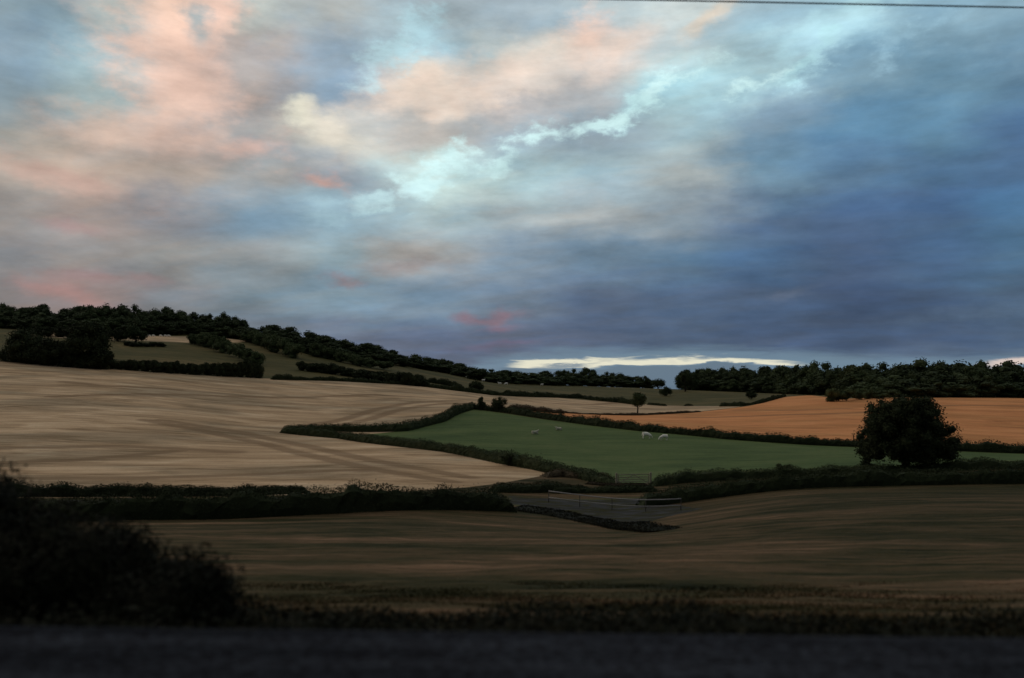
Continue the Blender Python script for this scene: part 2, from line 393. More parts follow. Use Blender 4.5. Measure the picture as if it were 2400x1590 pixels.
# ------------------------------------------------------------------ terrain height
# columns across the view: how far away (y, metres) each height in the photograph lies
TAB = {
 0:    [(22,1400),(30,1330),(40,1275),(52,1235),(60,1215),(70,1172),(90,1120),(120,1040),(160,960),(210,895),(260,848),(300,825),(350,800),(400,780),(430,772),(520,765),(700,775)],
 300:  [(22,1400),(30,1330),(40,1275),(52,1240),(60,1224),(70,1172),(90,1120),(120,1045),(160,970),(210,908),(260,870),(300,846),(340,818),(385,792),(430,783),(520,775),(700,785)],
 600:  [(22,1400),(30,1330),(40,1275),(52,1236),(60,1222),(70,1170),(90,1115),(120,1060),(160,1000),(220,930),(280,887),(320,860),(370,830),(430,797),(520,785),(700,795)],
 900:  [(22,1400),(30,1330),(40,1272),(52,1232),(60,1214),(70,1162),(90,1110),(120,1058),(150,1022),(190,975),(250,925),(300,898),(350,878),(410,862),(470,852),(560,845),(700,850)],
 1110: [(22,1400),(30,1330),(40,1275),(52,1238),(60,1218),(75,1160),(100,1098),(130,1045),(160,992),(190,958),(230,940),(280,926),(340,915),(430,901),(540,890),(640,885),(800,888)],
 1300: [(22,1400),(30,1330),(40,1275),(52,1250),(60,1236),(75,1172),(90,1125),(110,1083),(130,1050),(150,1020),(170,992),(200,976),(240,965),(300,950),(370,932),(450,920),(600,905),(700,904),(900,910)],
 1500: [(22,1400),(30,1330),(40,1280),(52,1258),(60,1242),(75,1185),(88,1136),(110,1085),(135,1035),(155,1008),(180,996),(260,971),(330,958),(390,949),(480,930),(600,910),(700,909),(900,916)],
 1640: [(22,1400),(30,1330),(40,1276),(52,1236),(60,1215),(75,1172),(88,1126),(110,1085),(135,1038),(152,1018),(200,995),(270,967),(360,953),(480,930),(580,916),(700,914),(900,918)],
 1800: [(22,1400),(30,1330),(40,1268),(52,1212),(60,1185),(70,1160),(88,1118),(110,1082),(135,1044),(150,1030),(190,1003),(250,968),(300,950),(350,938),(420,929),(520,922),(700,920)],
 1900: [(22,1400),(30,1328),(40,1262),(52,1204),(60,1176),(70,1156),(88,1110),(110,1080),(135,1050),(148,1038),(180,1010),(240,970),(300,940),(340,929),(400,926),(520,924),(700,922)],
 2100: [(22,1400),(30,1328),(40,1258),(52,1196),(60,1170),(70,1152),(90,1102),(110,1078),(135,1054),(145,1045),(180,1010),(240,965),(300,936),(340,930),(400,930),(520,928),(700,925)],
 2400: [(22,1400),(30,1325),(40,1255),(52,1194),(60,1166),(70,1149),(90,1092),(115,1075),(138,1061),(180,1025),(240,975),(300,943),(340,934),(400,932),(520,930),(700,928)],
}
UG = np.linspace(-1.6, 1.6, 321)
LY = np.linspace(math.log(14), math.log(9000), 420)
def near_z(Y):
    return np.interp(Y, [-400, 8.9, 9.4, 10.4, 12, 14, 18, 22, 30], [8.8, 8.8, 8.66, 8.2, 7.75, 7.35, 6.55, 5.75, 4.6])
def build_lookup():
    us, S = [], []
    for px in sorted(TAB):
        us.append(slope(px, 1000)[0])
        ys = [math.log(14)]; ss = [(near_z(14.)-CAMZ)/14.]
        for Y, py in TAB[px]:
            ys.append(math.log(Y)); ss.append(slope(px, py)[1])
        # beyond the wood: fall away gently below the horizon
        Yl, sl_ = TAB[px][-1][0], ss[-1]
        zl = CAMZ + sl_*Yl
        for Y, f in ((Yl*1.4, .75), (Yl*2.2, .25), (3500, -.05), (9000, -.1)):
            z = zl*f if f > 0 else -12.
            ys.append(math.log(Y)); ss.append((min(z, CAMZ-2)-CAMZ)/Y if Y > 2000 else (z-CAMZ)/Y)
        S.append(np.interp(LY, ys, ss))
    S = np.array(S)            # columns x LY
    us = np.array(us)
    G = np.empty((len(UG), len(LY)))
    uc = np.clip(UG, us[0], us[-1])
    for j in range(len(LY)): G[:, j] = np.interp(uc, us, S[:, j])
    def blur(A, s, ax):
        r = int(3*s); k = np.exp(-.5*(np.arange(-r, r+1)/s)**2); k /= k.sum()
        P = np.pad(A, [(r, r) if i == ax else (0, 0) for i in (0, 1)], mode='edge')
        return np.apply_along_axis(lambda v: np.convolve(v, k, 'valid'), ax, P)
    return blur(blur(G, 5, 0), 3.0, 1)
LOOK = build_lookup()
def zt(x, Y):
    x = np.asarray(x, float); Y = np.asarray(Y, float)
    Yc = np.maximum(Y, 14.0)
    u = np.clip((x/Yc - UG[0])/(UG[1]-UG[0]), 0, len(UG)-1.001)
    l = np.clip((np.log(Yc)-LY[0])/(LY[1]-LY[0]), 0, len(LY)-1.001)
    i = u.astype(int); j = l.astype(int); a = u-i; b = l-j
    s = (LOOK[i, j]*(1-a)+LOOK[i+1, j]*a)*(1-b) + (LOOK[i, j+1]*(1-a)+LOOK[i+1, j+1]*a)*b
    zf = CAMZ + s*Yc
    zn = near_z(Y)
    t = np.clip((Y-16)/12, 0, 1); t = t*t*(3-2*t)
    return zn*(1-t) + zf*t
YS = np.exp(np.linspace(math.log(6), math.log(1500), 2600))
def hit(px, py, dy=0.0):
    """ground point seen at a pixel of the photograph"""
    u, s = slope(px, py)
    z = zt(u*YS, YS); r = CAMZ + s*YS
    k = np.argmax(z >= r) if (z >= r).any() else int(np.argmin(r-z))
    Y = YS[k]
    if k > 0 and z[k] >= r[k]:
        d0 = r[k-1]-z[k-1]; d1 = r[k]-z[k]; Y = YS[k-1] + (YS[k]-YS[k-1])*d0/(d0-d1+1e-9)
    Y += dy
    x = u*Y
    return Vector((x, Y, float(zt(x, Y))))
def top_at(px, py, Y):
    return CAMZ + slope(px, py)[1]*Y
def at_px(px, py_guess, Y):       # point of the ground at distance Y under a given column
    u = slope(px, py_guess)[0]
    return Vector((u*Y, Y, float(zt(u*Y, Y))))

# ------------------------------------------------------------------ terrain sheet, cut exactly along the field edges
def wnoise(x, y):
    return (np.sin(x*1.3+2*np.sin(y*.7))*np.sin(y*1.9+1.7*np.sin(x*.9))*.5 + np.sin(x*3.1+y*1.1)*np.sin(y*3.7-x*.6)*.3)
ny1 = np.concatenate([np.linspace(-120, 4, 14)[:-1], np.linspace(4, 14, 26)[:-1], np.exp(np.linspace(math.log(14), math.log(800), 330))[:-1], np.exp(np.linspace(math.log(800), math.log(9000), 26))])
cc = np.sinh(np.linspace(-2.2, 2.2, 331))/math.sinh(2.2)*1.5
cc = np.sign(cc)*np.abs(cc)
cc = np.concatenate([np.linspace(-1.6, -.8, 24)[:-1], np.linspace(-.8, .8, 320), np.linspace(.8, 1.6, 24)[1:]])
GY, GC = np.meshgrid(ny1, cc, indexing='ij')
GX = GC*(np.maximum(GY, 0)+28)
GZ = zt(GX, GY)
bmpk = np.clip((GY-10)/6, 0, 1)*np.clip((75-GY)/30, 0, 1)
GZ = GZ + bmpk*(.07*wnoise(GX*.8, GY*1.3)+.10*wnoise(GX*.22, GY*.35))
nr, nc = GY.shape
def poly(pix): return np.array([[p.x, p.y] for p in (hit(*q) for q in pix)])
def sdf(P, X, Y):
    d = np.full(X.shape, 1e18); ins = np.zeros(X.shape, bool)
    n = len(P)
    for i in range(n):
        ax, ay = P[i]; bx, by = P[(i+1) % n]
        ex, ey = bx-ax, by-ay
        t = np.clip(((X-ax)*ex+(Y-ay)*ey)/(ex*ex+ey*ey+1e-12), 0, 1)
        d = np.minimum(d, (X-ax-t*ex)**2+(Y-ay-t*ey)**2)
        c = ((ay > Y) != (by > Y)) & (X < ex*(Y-ay)/(by-ay+1e-12)+ax)
        ins ^= c
    return np.where(ins, 1, -1)*np.sqrt(d)
def ext(P, pre=(), post=()):
    return np.array(list(pre)+[list(p) for p in P]+list(post))
# lane between its two hedges, and the open hard standing where a gap shows it
lane_line = [(-220, 68.5), (-60, 68.5), (-20, 69.5), (0, 72), (12, 76), (22, 79), (40, 80.5), (80, 81), (240, 81)]
lx = np.array([p[0] for p in lane_line]); ly = np.array([p[1] for p in lane_line])
lane_sd = 1.6 - np.abs(GY - np.interp(GX, lx, ly))
yard = poly([(1180,1162),(1290,1168),(1440,1172),(1600,1182),(1650,1192),(1590,1206),(1510,1228),(1440,1224),(1350,1206),(1230,1192)])
lane_sd = np.maximum(lane_sd, sdf(yard, GX, GY) + .5*wnoise(GX*.9, GY*1.1) - .3)
green_pix = [(800,1022),(950,1010),(1030,990),(1080,966),(1110,960),(1200,972),(1350,993),(1500,1011),(1700,1030),(1900,1044),(2000,1048),(2200,1056),(2400,1064),(2700,1078),(2700,1086),(2400,1093),(2200,1098),(2000,1104),(1800,1114),(1650,1120),(1560,1126),(1500,1133),(1440,1133),(1380,1118),(1300,1104),(1190,1085),(1050,1057),(900,1040)]
green = poly(green_pix)
barley_pix = [(-260,1168),(0,1168),(350,1166),(700,1160),(950,1152),(1100,1142),(1190,1130),(1290,1112),(1190,1086),(1050,1058),(900,1041),(800,1023),(950,1009),(1030,989),(1080,964),(1112,955),(1180,955),(1260,963),(1350,969),(1480,973),(1600,968),(1700,958),(1740,953),(1650,952),(1550,950),(1480,946),(1400,940),(1300,932),(1150,925),(1060,914),(980,905),(880,896),(760,891),(650,888),(500,882),(350,872),(200,862),(0,848),(-260,832)]
barley = poly(barley_pix)
orange_pix = [(1200,962),(1260,964),(1350,970),(1480,974),(1600,969),(1700,959),(1760,951),(1800,942),(1840,931),(1900,927),(1960,936),(2060,933),(2120,932),(2200,931),(2300,932),(2400,934),(2700,940),(2700,1076),(2400,1062),(2200,1054),(2000,1046),(1900,1042),(1700,1028),(1500,1009),(1350,991),(1230,974)]
orange = poly(orange_pix)
small_pix = [(90,779),(190,782),(330,788),(450,789),(560,796),(585,800),(560,803),(450,804),(340,800),(200,796),(90,790)]
small = poly(small_pix)
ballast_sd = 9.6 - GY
verge_sd = 2.5 - np.abs(GY - np.interp(GX, lx, ly))
hill_sd = np.where(True, GY - np.interp(GX/np.maximum(GY, 1), [-.6, 0, .15, .6], [150, 180, 235, 230]), 0)
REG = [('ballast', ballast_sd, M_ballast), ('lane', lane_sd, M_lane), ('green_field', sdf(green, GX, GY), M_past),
       ('stubble_field', sdf(orange, GX, GY), M_stub), ('barley_field', np.maximum(sdf(barley, GX, GY), sdf(small, GX, GY)), M_barley),
       ('verge', verge_sd, M_verge), ('hill', hill_sd, M_hill), ('ground', np.full(GX.shape, 1.0), M_rough)]
# wheel tracks through the crops
trams = [[(340,985),(480,1010),(620,1040),(760,1075),(900,1105),(1060,1130)], [(380,985),(560,1012),(720,1045),(900,1085),(1100,1120)],
         [(700,1000),(800,985),(880,960),(960,945),(1080,940)], [(760,1002),(860,985),(930,962),(1010,949),(1120,945)], [(60,1120),(300,1121),(620,1112),(800,1103),(860,1104)],
         [(0,1085),(180,1078),(330,1066),(420,1056)], [(150,895),(240,905),(330,908),(420,914)], [(0,1050),(300,1046),(560,1060)], [(120,930),(420,925),(700,932),(880,925)],
         [(1300,946),(1390,949),(1450,944),(1500,950)], [(1370,957),(1440,960),(1520,958)],
         [(1620,979),(1800,974),(1950,970),(2060,966)], [(1720,962),(1860,962),(1990,958)], [(2100,955),(2250,950),(2420,952)]]
TR = np.full(GX.shape, 1e9)
for L in trams:
    P = poly(L)
    P = np.array([[np.interp(s, np.arange(len(P)), P[:, 0]), np.interp(s, np.arange(len(P)), P[:, 1])] for s in np.linspace(0, len(P)-1, len(P)*4)])
    for i in range(len(P)-1):
        (ax, ay), (bx, by) = P[i], P[i+1]; ex, ey = bx-ax, by-ay
        t = np.clip(((GX-ax)*ex+(GY-ay)*ey)/(ex*ex+ey*ey+1e-12), 0, 1)
        TR = np.minimum(TR, np.hypot(GX-ax-t*ex, GY-ay-t*ey)/(1.0+.004*GY))
TRV = np.exp(-(TR/.85)**2)
vert_idx = np.arange(nr*nc).reshape(nr, nc)
cells = np.stack([vert_idx[:-1, :-1], vert_idx[:-1, 1:], vert_idx[1:, 1:], vert_idx[1:, :-1]], -1).reshape(-1, 4)
PV = np.stack([GX.ravel(), GY.ravel(), GZ.ravel(), TRV.ravel()], 1)
left = cells; pend = []           # pend: clipped polygons of (pos4, sdf-vector)
SD = np.stack([r[1].ravel() for r in REG], 1)
for k, (name, sd_, m) in enumerate(REG):
    s = SD[left, k]
    inside = (s > 0).all(1); outside = (s <= 0).all(1)
    mixed = left[~inside & ~outside]; full = left[inside]; left = left[outside]
    polys = [[(PV[v], SD[v]) for v in c] for c in mixed]
    cut, keep = [], []
    for Q in polys + pend:
        a, b = [], []
        n = len(Q)
        for i in range(n):
            p, q = Q[i], Q[(i+1) % n]
            sp, sq = p[1][k], q[1][k]
            (a if sp > 0 else b).append(p)
            if (sp > 0) != (sq > 0):
                t = sp/(sp-sq); r = (p[0]+(q[0]-p[0])*t, p[1]+(q[1]-p[1])*t)
                a.append(r); b.append(r)
        if len(a) > 2: cut.append(a)
        if len(b) > 2: keep.append(b)
    pend = keep
    used, inv = np.unique(full.ravel(), return_inverse=True)
    V = PV[used].tolist(); F = inv.reshape(-1, 4).tolist()
    key = {}
    for i, v in enumerate(V): key[(round(v[0], 4), round(v[1], 4))] = i
    for Q in cut:
        f = []
        for p, _ in Q:
            kk = (round(float(p[0]), 4), round(float(p[1]), 4))
            if kk not in key: key[kk] = len(V); V.append(p.tolist())
            if key[kk] not in f: f.append(key[kk])
        if len(f) > 2: F.append(f)
    V = np.array(V)
    me = mesh(name, V[:, :3], F, m, smooth=True)
    at = me.attributes.new('tram', 'FLOAT', 'POINT'); at.data.foreach_set('value', V[:, 3].astype(np.float32))
    tag(obj(name, me), kind='structure')

# ------------------------------------------------------------------ foliage builders
def leaf_quads(C, Nrm, size, jitter=.9):
    """C centres (n,3), Nrm preferred normals; returns quads"""
    n = len(C)
    nn = Nrm + rng.normal(size=(n, 3))*jitter
    nn /= np.linalg.norm(nn, axis=1)[:, None]+1e-9
    a = np.cross(nn, rng.normal(size=(n, 3))); a /= np.linalg.norm(a, axis=1)[:, None]+1e-9
    b = np.cross(nn, a)
    s = (size*rng.uniform(.6, 1.35, n))[:, None]
    q = np.stack([C-a*s*.5, C+b*s*.32+nn*s*.08, C+a*s*.5, C-b*s*.32-nn*s*.05], 1)
    return q.reshape(-1, 3), np.arange(n*4).reshape(-1, 4)
ICO_V = None
def ico():
    global ICO_V, ICO_F
    if ICO_V is None:
        import bmesh
        bm = bmesh.new(); bmesh.ops.create_icosphere(bm, subdivisions=2, radius=1)
        ICO_V = np.array([v.co[:] for v in bm.verts]); ICO_F = np.array([[l.vert.index for l in f.loops] for f in bm.faces])
        bm.free()
    return ICO_V, ICO_F
def blob(c, r, k=.25):
    v, f = ico()
    d = 1 + k*np.sin(v[:, 0]*4+c[0]*3)*np.sin(v[:, 1]*5+c[1]*2)*np.sin(v[:, 2]*4+c[2])
    V = c + v*np.asarray(r)*d[:, None]
    F = np.hstack([f, f[:, 2:3]])   # degenerate quad -> filtered later
    return V, f
def join(parts):
    Vs, Fs, off = [], [], 0
    for V, F in parts:
        Vs.append(V); Fs += [tuple(int(i)+off for i in r) for r in F]; off += len(V)
    return np.vstack(Vs), Fs
def clumps(n, rx, ry, z0, z1, r0, r1, shape=1.0):
    """clump centres filling an uneven crown envelope"""
    out = []
    zc, hz = (z0+z1)/2, (z1-z0)/2
    for i in range(n):
        while True:
            p = rng.uniform(-1, 1, 3)
            d = np.linalg.norm(p)
            if .35 < d < 1: break
        p = p/d*(d**.5)
        r = rng.uniform(r0, r1)
        wz = 1.0 - .22*max(0, p[2])*shape
        out.append((np.array([p[0]*(rx-r*.7)*wz, p[1]*(ry-r*.7)*wz, zc+p[2]*(hz-r*.6)]), r*np.array([1, 1, rng.uniform(.8, 1.1)])))
    return out
def crown_mesh(name, cl, nleaf, size, m, core=.5):
    parts = [blob(c, r*core) for c, r in cl]
    w = np.array([np.prod(r)**(2/3) for c, r in cl]); w /= w.sum()
    idx = rng.choice(len(cl), nleaf, p=w)
    C0 = np.array([c for c, r in cl])[idx]; R = np.array([r for c, r in cl])[idx]
    d = rng.normal(size=(nleaf, 3)); d[:, 2] += .25; d /= np.linalg.norm(d, axis=1)[:, None]
    C = C0 + d*R*rng.uniform(.45, 1.12, nleaf)[:, None]
    C += rng.normal(size=C.shape)*size*.3
    parts.append(leaf_quads(C, d, size))
    V, F = join(parts)
    return mesh(name, V, F, m)
def tube(pts, rad, n=7):
    V, F = [], []
    for i, (p, r) in enumerate(zip(pts, rad)):
        p = Vector(p)
        t = (Vector(pts[min(i+1, len(pts)-1)])-Vector(pts[max(i-1, 0)])).normalized()
        a = t.orthogonal().normalized(); b = t.cross(a)
        for k in range(n):
            w = 2*math.pi*k/n
            V.append((p+(a*math.cos(w)+b*math.sin(w))*r)[:])
    for i in range(len(pts)-1):
        for k in range(n):
            F.append((i*n+k, i*n+(k+1) % n, (i+1)*n+(k+1) % n, (i+1)*n+k))
    F.append(tuple(range(n-1, -1, -1))); F.append(tuple((len(pts)-1)*n+k for k in range(n)))
    return np.array(V), F
def trunk_parts(h, r, limbs, spread, zl):
    parts = [tube([(0, 0, -.4), (0.02*h, 0, h*.25), (-.015*h, .01*h, h*.55), (0, 0, h*.85)], [r*1.35, r, r*.75, r*.25])]
    for i in range(limbs):
        a = i*2.4+.5; z = zl+(h*.75-zl)*i/max(limbs, 1)
        q = spread*rng.uniform(.6, 1)
        parts.append(tube([(0, 0, z), (math.cos(a)*q*.45, math.sin(a)*q*.45, z+q*.3), (math.cos(a)*q, math.sin(a)*q, z+q*.55)], [r*.5, r*.32, r*.1], 5))
    return parts

# --- unit prototypes (height 1) for far woodland trees and scrub, scaled per copy
def proto_tree(i, n=2200, m=M_leaf):
    w = rng.uniform(.42, .50)
    cl = clumps(20, w, w, -.05, 1.0, .12, .21, .8)
    parts = [blob(c, r*.7) for c, r in cl]
    wgt = np.array([r[0]**2 for c, r in cl]); wgt /= wgt.sum()
    idx = rng.choice(len(cl), n, p=wgt)
    C0 = np.array([c for c, r in cl])[idx]; R = np.array([r for c, r in cl])[idx]
    d = rng.normal(size=(n, 3)); d[:, 2] += .3; d /= np.linalg.norm(d, axis=1)[:, None]
    parts.append(leaf_quads(C0+d*R*rng.uniform(.7, 1.14, n)[:, None], d, .055))
    nf = sum(len(p[1]) for p in parts)
    tp = trunk_parts(.6, .022, 4, .25, .2)
    V, F = join(parts+tp)
    return mesh('woodland_tree', V, F, [m, M_bark], mi=[0]*nf+[1]*(len(F)-nf))
TP = [proto_tree(i) for i in range(7)]
def proto_bush(i, n=2200, m=M_bush):
    cl = clumps(14, .55, .55, -.05, 1.0, .17, .30, .4)
    parts = [blob(c, r*.68) for c, r in cl]
    idx = rng.choice(len(cl), n)
    C0 = np.array([c for c, r in cl])[idx]; R = np.array([r for c, r in cl])[idx]
    d = rng.normal(size=(n, 3)); d[:, 2] += .3; d /= np.linalg.norm(d, axis=1)[:, None]
    parts.append(leaf_quads(C0+d*R*rng.uniform(.8, 1.12, n)[:, None], d, .085))
    V, F = join(parts)
    V[:, 2] = np.maximum(V[:, 2], -.1)
    return mesh('bush', V, F, m)
BP = [proto_bush(i) for i in range(5)]
BPD = [proto_bush(i, m=M_leafd) for i in range(4)]

def put(name, me, p, sx, sz, label, cat, group=None):
    o = obj(name, me, loc=(p.x, p.y, p.z-.03*sz))
    o.scale = (sx, sx*rng.uniform(.9, 1.1), sz); o.rotation_euler = (0, 0, rng.uniform(0, 6.28))
    return tag(o, label, cat, group)

def wood(pix_base, pix_top, rows, spacing, label, group, hmin=6, hmax=21, wk=1.0):
    bx, by = zip(*pix_base); tx, ty = zip(*pix_top)
    cnt = 0
    for ri, (dy, fr) in enumerate(rows):
        px = bx[0]+rng.uniform(0, 8)
        while px < bx[-1]:
            b = hit(px, float(np.interp(px, bx, by)))
            p = at_px(px, float(np.interp(px, bx, by)), b.y+dy+rng.uniform(-3, 3))
            ytop = float(np.interp(px, tx, ty)); ybase = float(np.interp(px, bx, by))
            yt = ybase + (ytop-ybase)*fr + rng.normal()*2.4
            h = min(max(top_at(px, yt, p.y)-p.z, hmin*rng.uniform(.8, 1.3)), hmax)
            w = spacing*rng.uniform(1.1, 1.75)*wk
            lb = label if 0 < ri < len(rows)-1 else label.replace('dark broadleaf tree in', 'low dark tree at the field edge of' if ri == 0 else 'tree whose crown shows against the sky above')
            put('woodland_tree', TP[rng.integers(len(TP))], p, w/.8, h, lb, 'tree', group); cnt += 1
            px += spacing*rng.uniform(.75, 1.25)*FPX/p.y
    return cnt
c1 = wood([(-60,768),(0,770),(100,776),(200,780),(340,786),(450,786),(540,794),(580,798)],
     [(-60,706),(0,710),(60,718),(120,714),(150,722),(200,708),(300,712),(400,722),(470,734),(540,735),(560,748),(585,772)],
     [(3,.5),(12,.75),(24,.9),(36,1.02)], 9.5, 'dark broadleaf tree in the dense wood on the left hilltop', 'trees of the wood on the left hilltop')
c2 = wood([(588,803),(640,812),(700,826),(800,842),(900,854),(960,862),(1000,868),(1050,876),(1110,890),(1170,899),(1300,904),(1530,908)],
     [(575,775),(600,766),(640,756),(700,772),(750,778),(850,803),(950,826),(1000,835),(1100,855),(1200,868),(1250,868),(1330,865),(1400,863),(1450,871),(1500,882),(1530,893)],
     [(3,.5),(13,.78),(26,1.0)], 10.5, 'dark broadleaf tree in the long wood down the middle slope', 'trees of the wood down the middle slope')
c3 = wood([(1606,914),(1700,918),(1800,922),(1900,926),(2060,931),(2400,933),(2450,934)],
     [(1590,880),(1610,866),(1700,858),(1800,856),(1900,852),(2000,853),(2100,848),(2200,843),(2300,842),(2450,848)],
     [(4,.5),(14,.72),(26,.88),(38,1.02)], 9.8, 'dark broadleaf tree in the wood along the right skyline', 'trees of the wood along the right skyline', wk=1.2)
for px, yt, dyy in ((1618, 868, 5), (1634, 864, 9), (1652, 862, 5), (1640, 872, 3), (1668, 862, 8)):
    b = hit(px, 915); p = at_px(px, 915, b.y+dyy)
    put('woodland_tree', TP[rng.integers(len(TP))], p, 17, max(9, top_at(px, yt, p.y)-p.z), 'dark tree near the left end of the wood along the right skyline', 'tree', 'trees at the left end of the right skyline wood')

# ------------------------------------------------------------------ hillside scrub and hedgerow bushes
def bush_px(px, ybase, ytop, wpx, label, group=None, protos=BP, name='bush', cat='bush'):
    p = hit(px, ybase)
    h = top_at(px, ytop, p.y)-p.z
    w = wpx*p.y/FPX
    return put(name, protos[rng.integers(len(protos))], p, w/1.1, max(h, .5), label, cat, group)
def bush_row(pts, step, wpx, label, group, protos=BP, jit=.12):
    xs = [p[0] for p in pts]; px = xs[0]
    while px <= xs[-1]:
        yb = np.interp(px, xs, [p[1] for p in pts]); yt = np.interp(px, xs, [p[2] for p in pts])
        bush_px(px, yb+rng.uniform(-1, 1), yt+rng.uniform(-jit, jit)*(yb-yt), wpx*rng.uniform(.9, 1.25), label, group, protos)
        px += step*rng.uniform(.75, 1.2)
bush_row([(265,866,846),(330,870,843),(420,876,850),(520,882,850),(600,886,846),(618,887,853)], 14, 26, 'dark hedgerow shrub in the thick hedge above the left side of the pale field', 'shrubs of the thick hedge above the pale field', BPD)
bush_row([(452,806,780),(480,812,778),(510,822,788),(550,838,803),(590,852,820),(614,862,836)], 14, 34, 'green bush in the diagonal row running down the left hill', 'bushes of the diagonal row down the left hill')
bush_row([(585,802,772),(620,815,782),(660,830,790),(690,840,806),(700,842,815)], 14, 38, 'green bush at the near corner of the middle wood', 'bushes at the near corner of the middle wood')
bush_row([(742,836,806),(790,846,820),(850,860,834),(910,868,846)], 15, 34, 'green bush along the lower edge of the middle wood', 'bushes along the lower edge of the middle wood')
bush_row([(706,868,846),(745,873,850),(790,878,852),(830,884,866),(870,890,866),(920,898,870),(960,904,872),(1000,908,884)], 14, 32, 'dark bush in the scrub strip crossing the middle of the hillside', 'bushes of the scrub strip across the hillside', BPD)
bush_row([(70,786,768),(150,792,765),(260,794,772)], 22, 34, 'dark bush below the left hilltop wood', 'bushes below the left hilltop wood', BPD)
bush_row([(300,812,802),(330,813,802),(380,812,803)], 16, 22, 'low dark bush at the top of the left hill pasture', 'low bushes at the top of the left hill pasture', BPD)
bush_row([(1950,941,908),(1985,940,910),(2020,936,912),(2060,934,912),(2090,933,915)], 17, 40, 'bush at the foot of the right wood beside the orange field', 'bushes at the foot of the right wood')

# ------------------------------------------------------------------ solitary trees
def solo_tree(px, ybase, ytop, wpx, label, zlow=.2, nl=3500, leaf=.32, m=M_leaf, ncl=16, group=None, mb=M_bark, cat='tree'):
    p = hit(px, ybase)
    h = top_at(px, ytop, p.y)-p.z; w = wpx*p.y/FPX
    e = obj('tree', None, loc=p); tag(e, label, cat, group)
    cl = clumps(ncl, w/2, w/2, h*zlow, h, w*.13, w*.22)
    obj('crown', crown_mesh('crown', cl, nl, leaf, m), e)
    V, F = join(trunk_parts(h*.85, max(.12, w*.032), 6, w*.3, h*zlow*.7))
    obj('trunk', mesh('trunk', V, F, mb, smooth=True), e)
    return e
solo_tree(60, 850, 766, 96, 'dark hillside tree furthest left above the pale field', -.1, 6000, .6, M_leafd, 26)
solo_tree(120, 856, 786, 80, 'broad dark hillside tree between two others at the left edge of the pale field', -.1, 6000, .6, M_leafd, 26)
solo_tree(203, 862, 754, 104, 'tallest dark tree above the left side of the pale field', -.1, 9000, .6, M_leafd, 34)
bush_row([(20,846,806),(90,854,800),(160,860,812),(250,866,826)], 26, 56, 'dark scrub filling between the hillside trees at the far left', 'scrub between the hillside trees at the left', BPD)
solo_tree(236, 866, 808, 52, 'low dark round tree right of the tallest tree above the pale field', .02, 2500, .6, M_leafd)
solo_tree(318, 803, 762, 58, 'round dome shaped tree alone under the left hilltop wood', .08, 3000, .7, M_leaf)
solo_tree(275, 800, 774, 44, 'low spreading tree beside the dome shaped tree under the left hilltop wood', .05, 2000, .7, M_leafd)
solo_tree(1494, 969, 918, 46, 'small round tree with a bare stem on the edge of pale and orange fields', .30, 4500, .34, M_leaf, 15)
solo_tree(1561, 929, 906, 34, 'round green tree in the gap between the two woods', .05, 2500, .6, M_leaf)
solo_tree(1542, 912, 890, 44, 'outermost tree at the right end of the middle wood', .1, 2500, .7, M_leaf)
solo_tree(1512, 910, 880, 34, 'domed tree standing out near the right end of the middle wood', .1, 2500, .7, M_leaf)
solo_tree(1606, 918, 866, 52, 'rounded tree at the left end of the right wood', .05, 3500, .7, M_leaf)
solo_tree(1760, 937, 918, 30, 'small dark tree on the far pasture above the orange field', .15, 1500, .5, M_leafd)
solo_tree(1115, 916, 896, 42, 'twin headed dark bush tree in the thin hedge above the pale field', .02, 2500, .5, M_leafd)
solo_tree(1126, 962, 928, 25, 'narrow dark bush tree at the top corner of the green field', .05, 2500, .22, M_leafd, 10)
solo_tree(1172, 966, 928, 42, 'wispy wider bush tree beside the narrow one at the top corner of the green field', .05, 2600, .24, M_hedge, 13)
solo_tree(1192, 1092, 1060, 34, 'small upright shrub tree in the hedge left of the field gate', .02, 3000, .14, M_leafd, 10)
solo_tree(1835, 1112, 1086, 46, 'wispy low shrub in the hedge left of the great round tree', .02, 2600, .12, M_hedge, 10, cat='shrub')

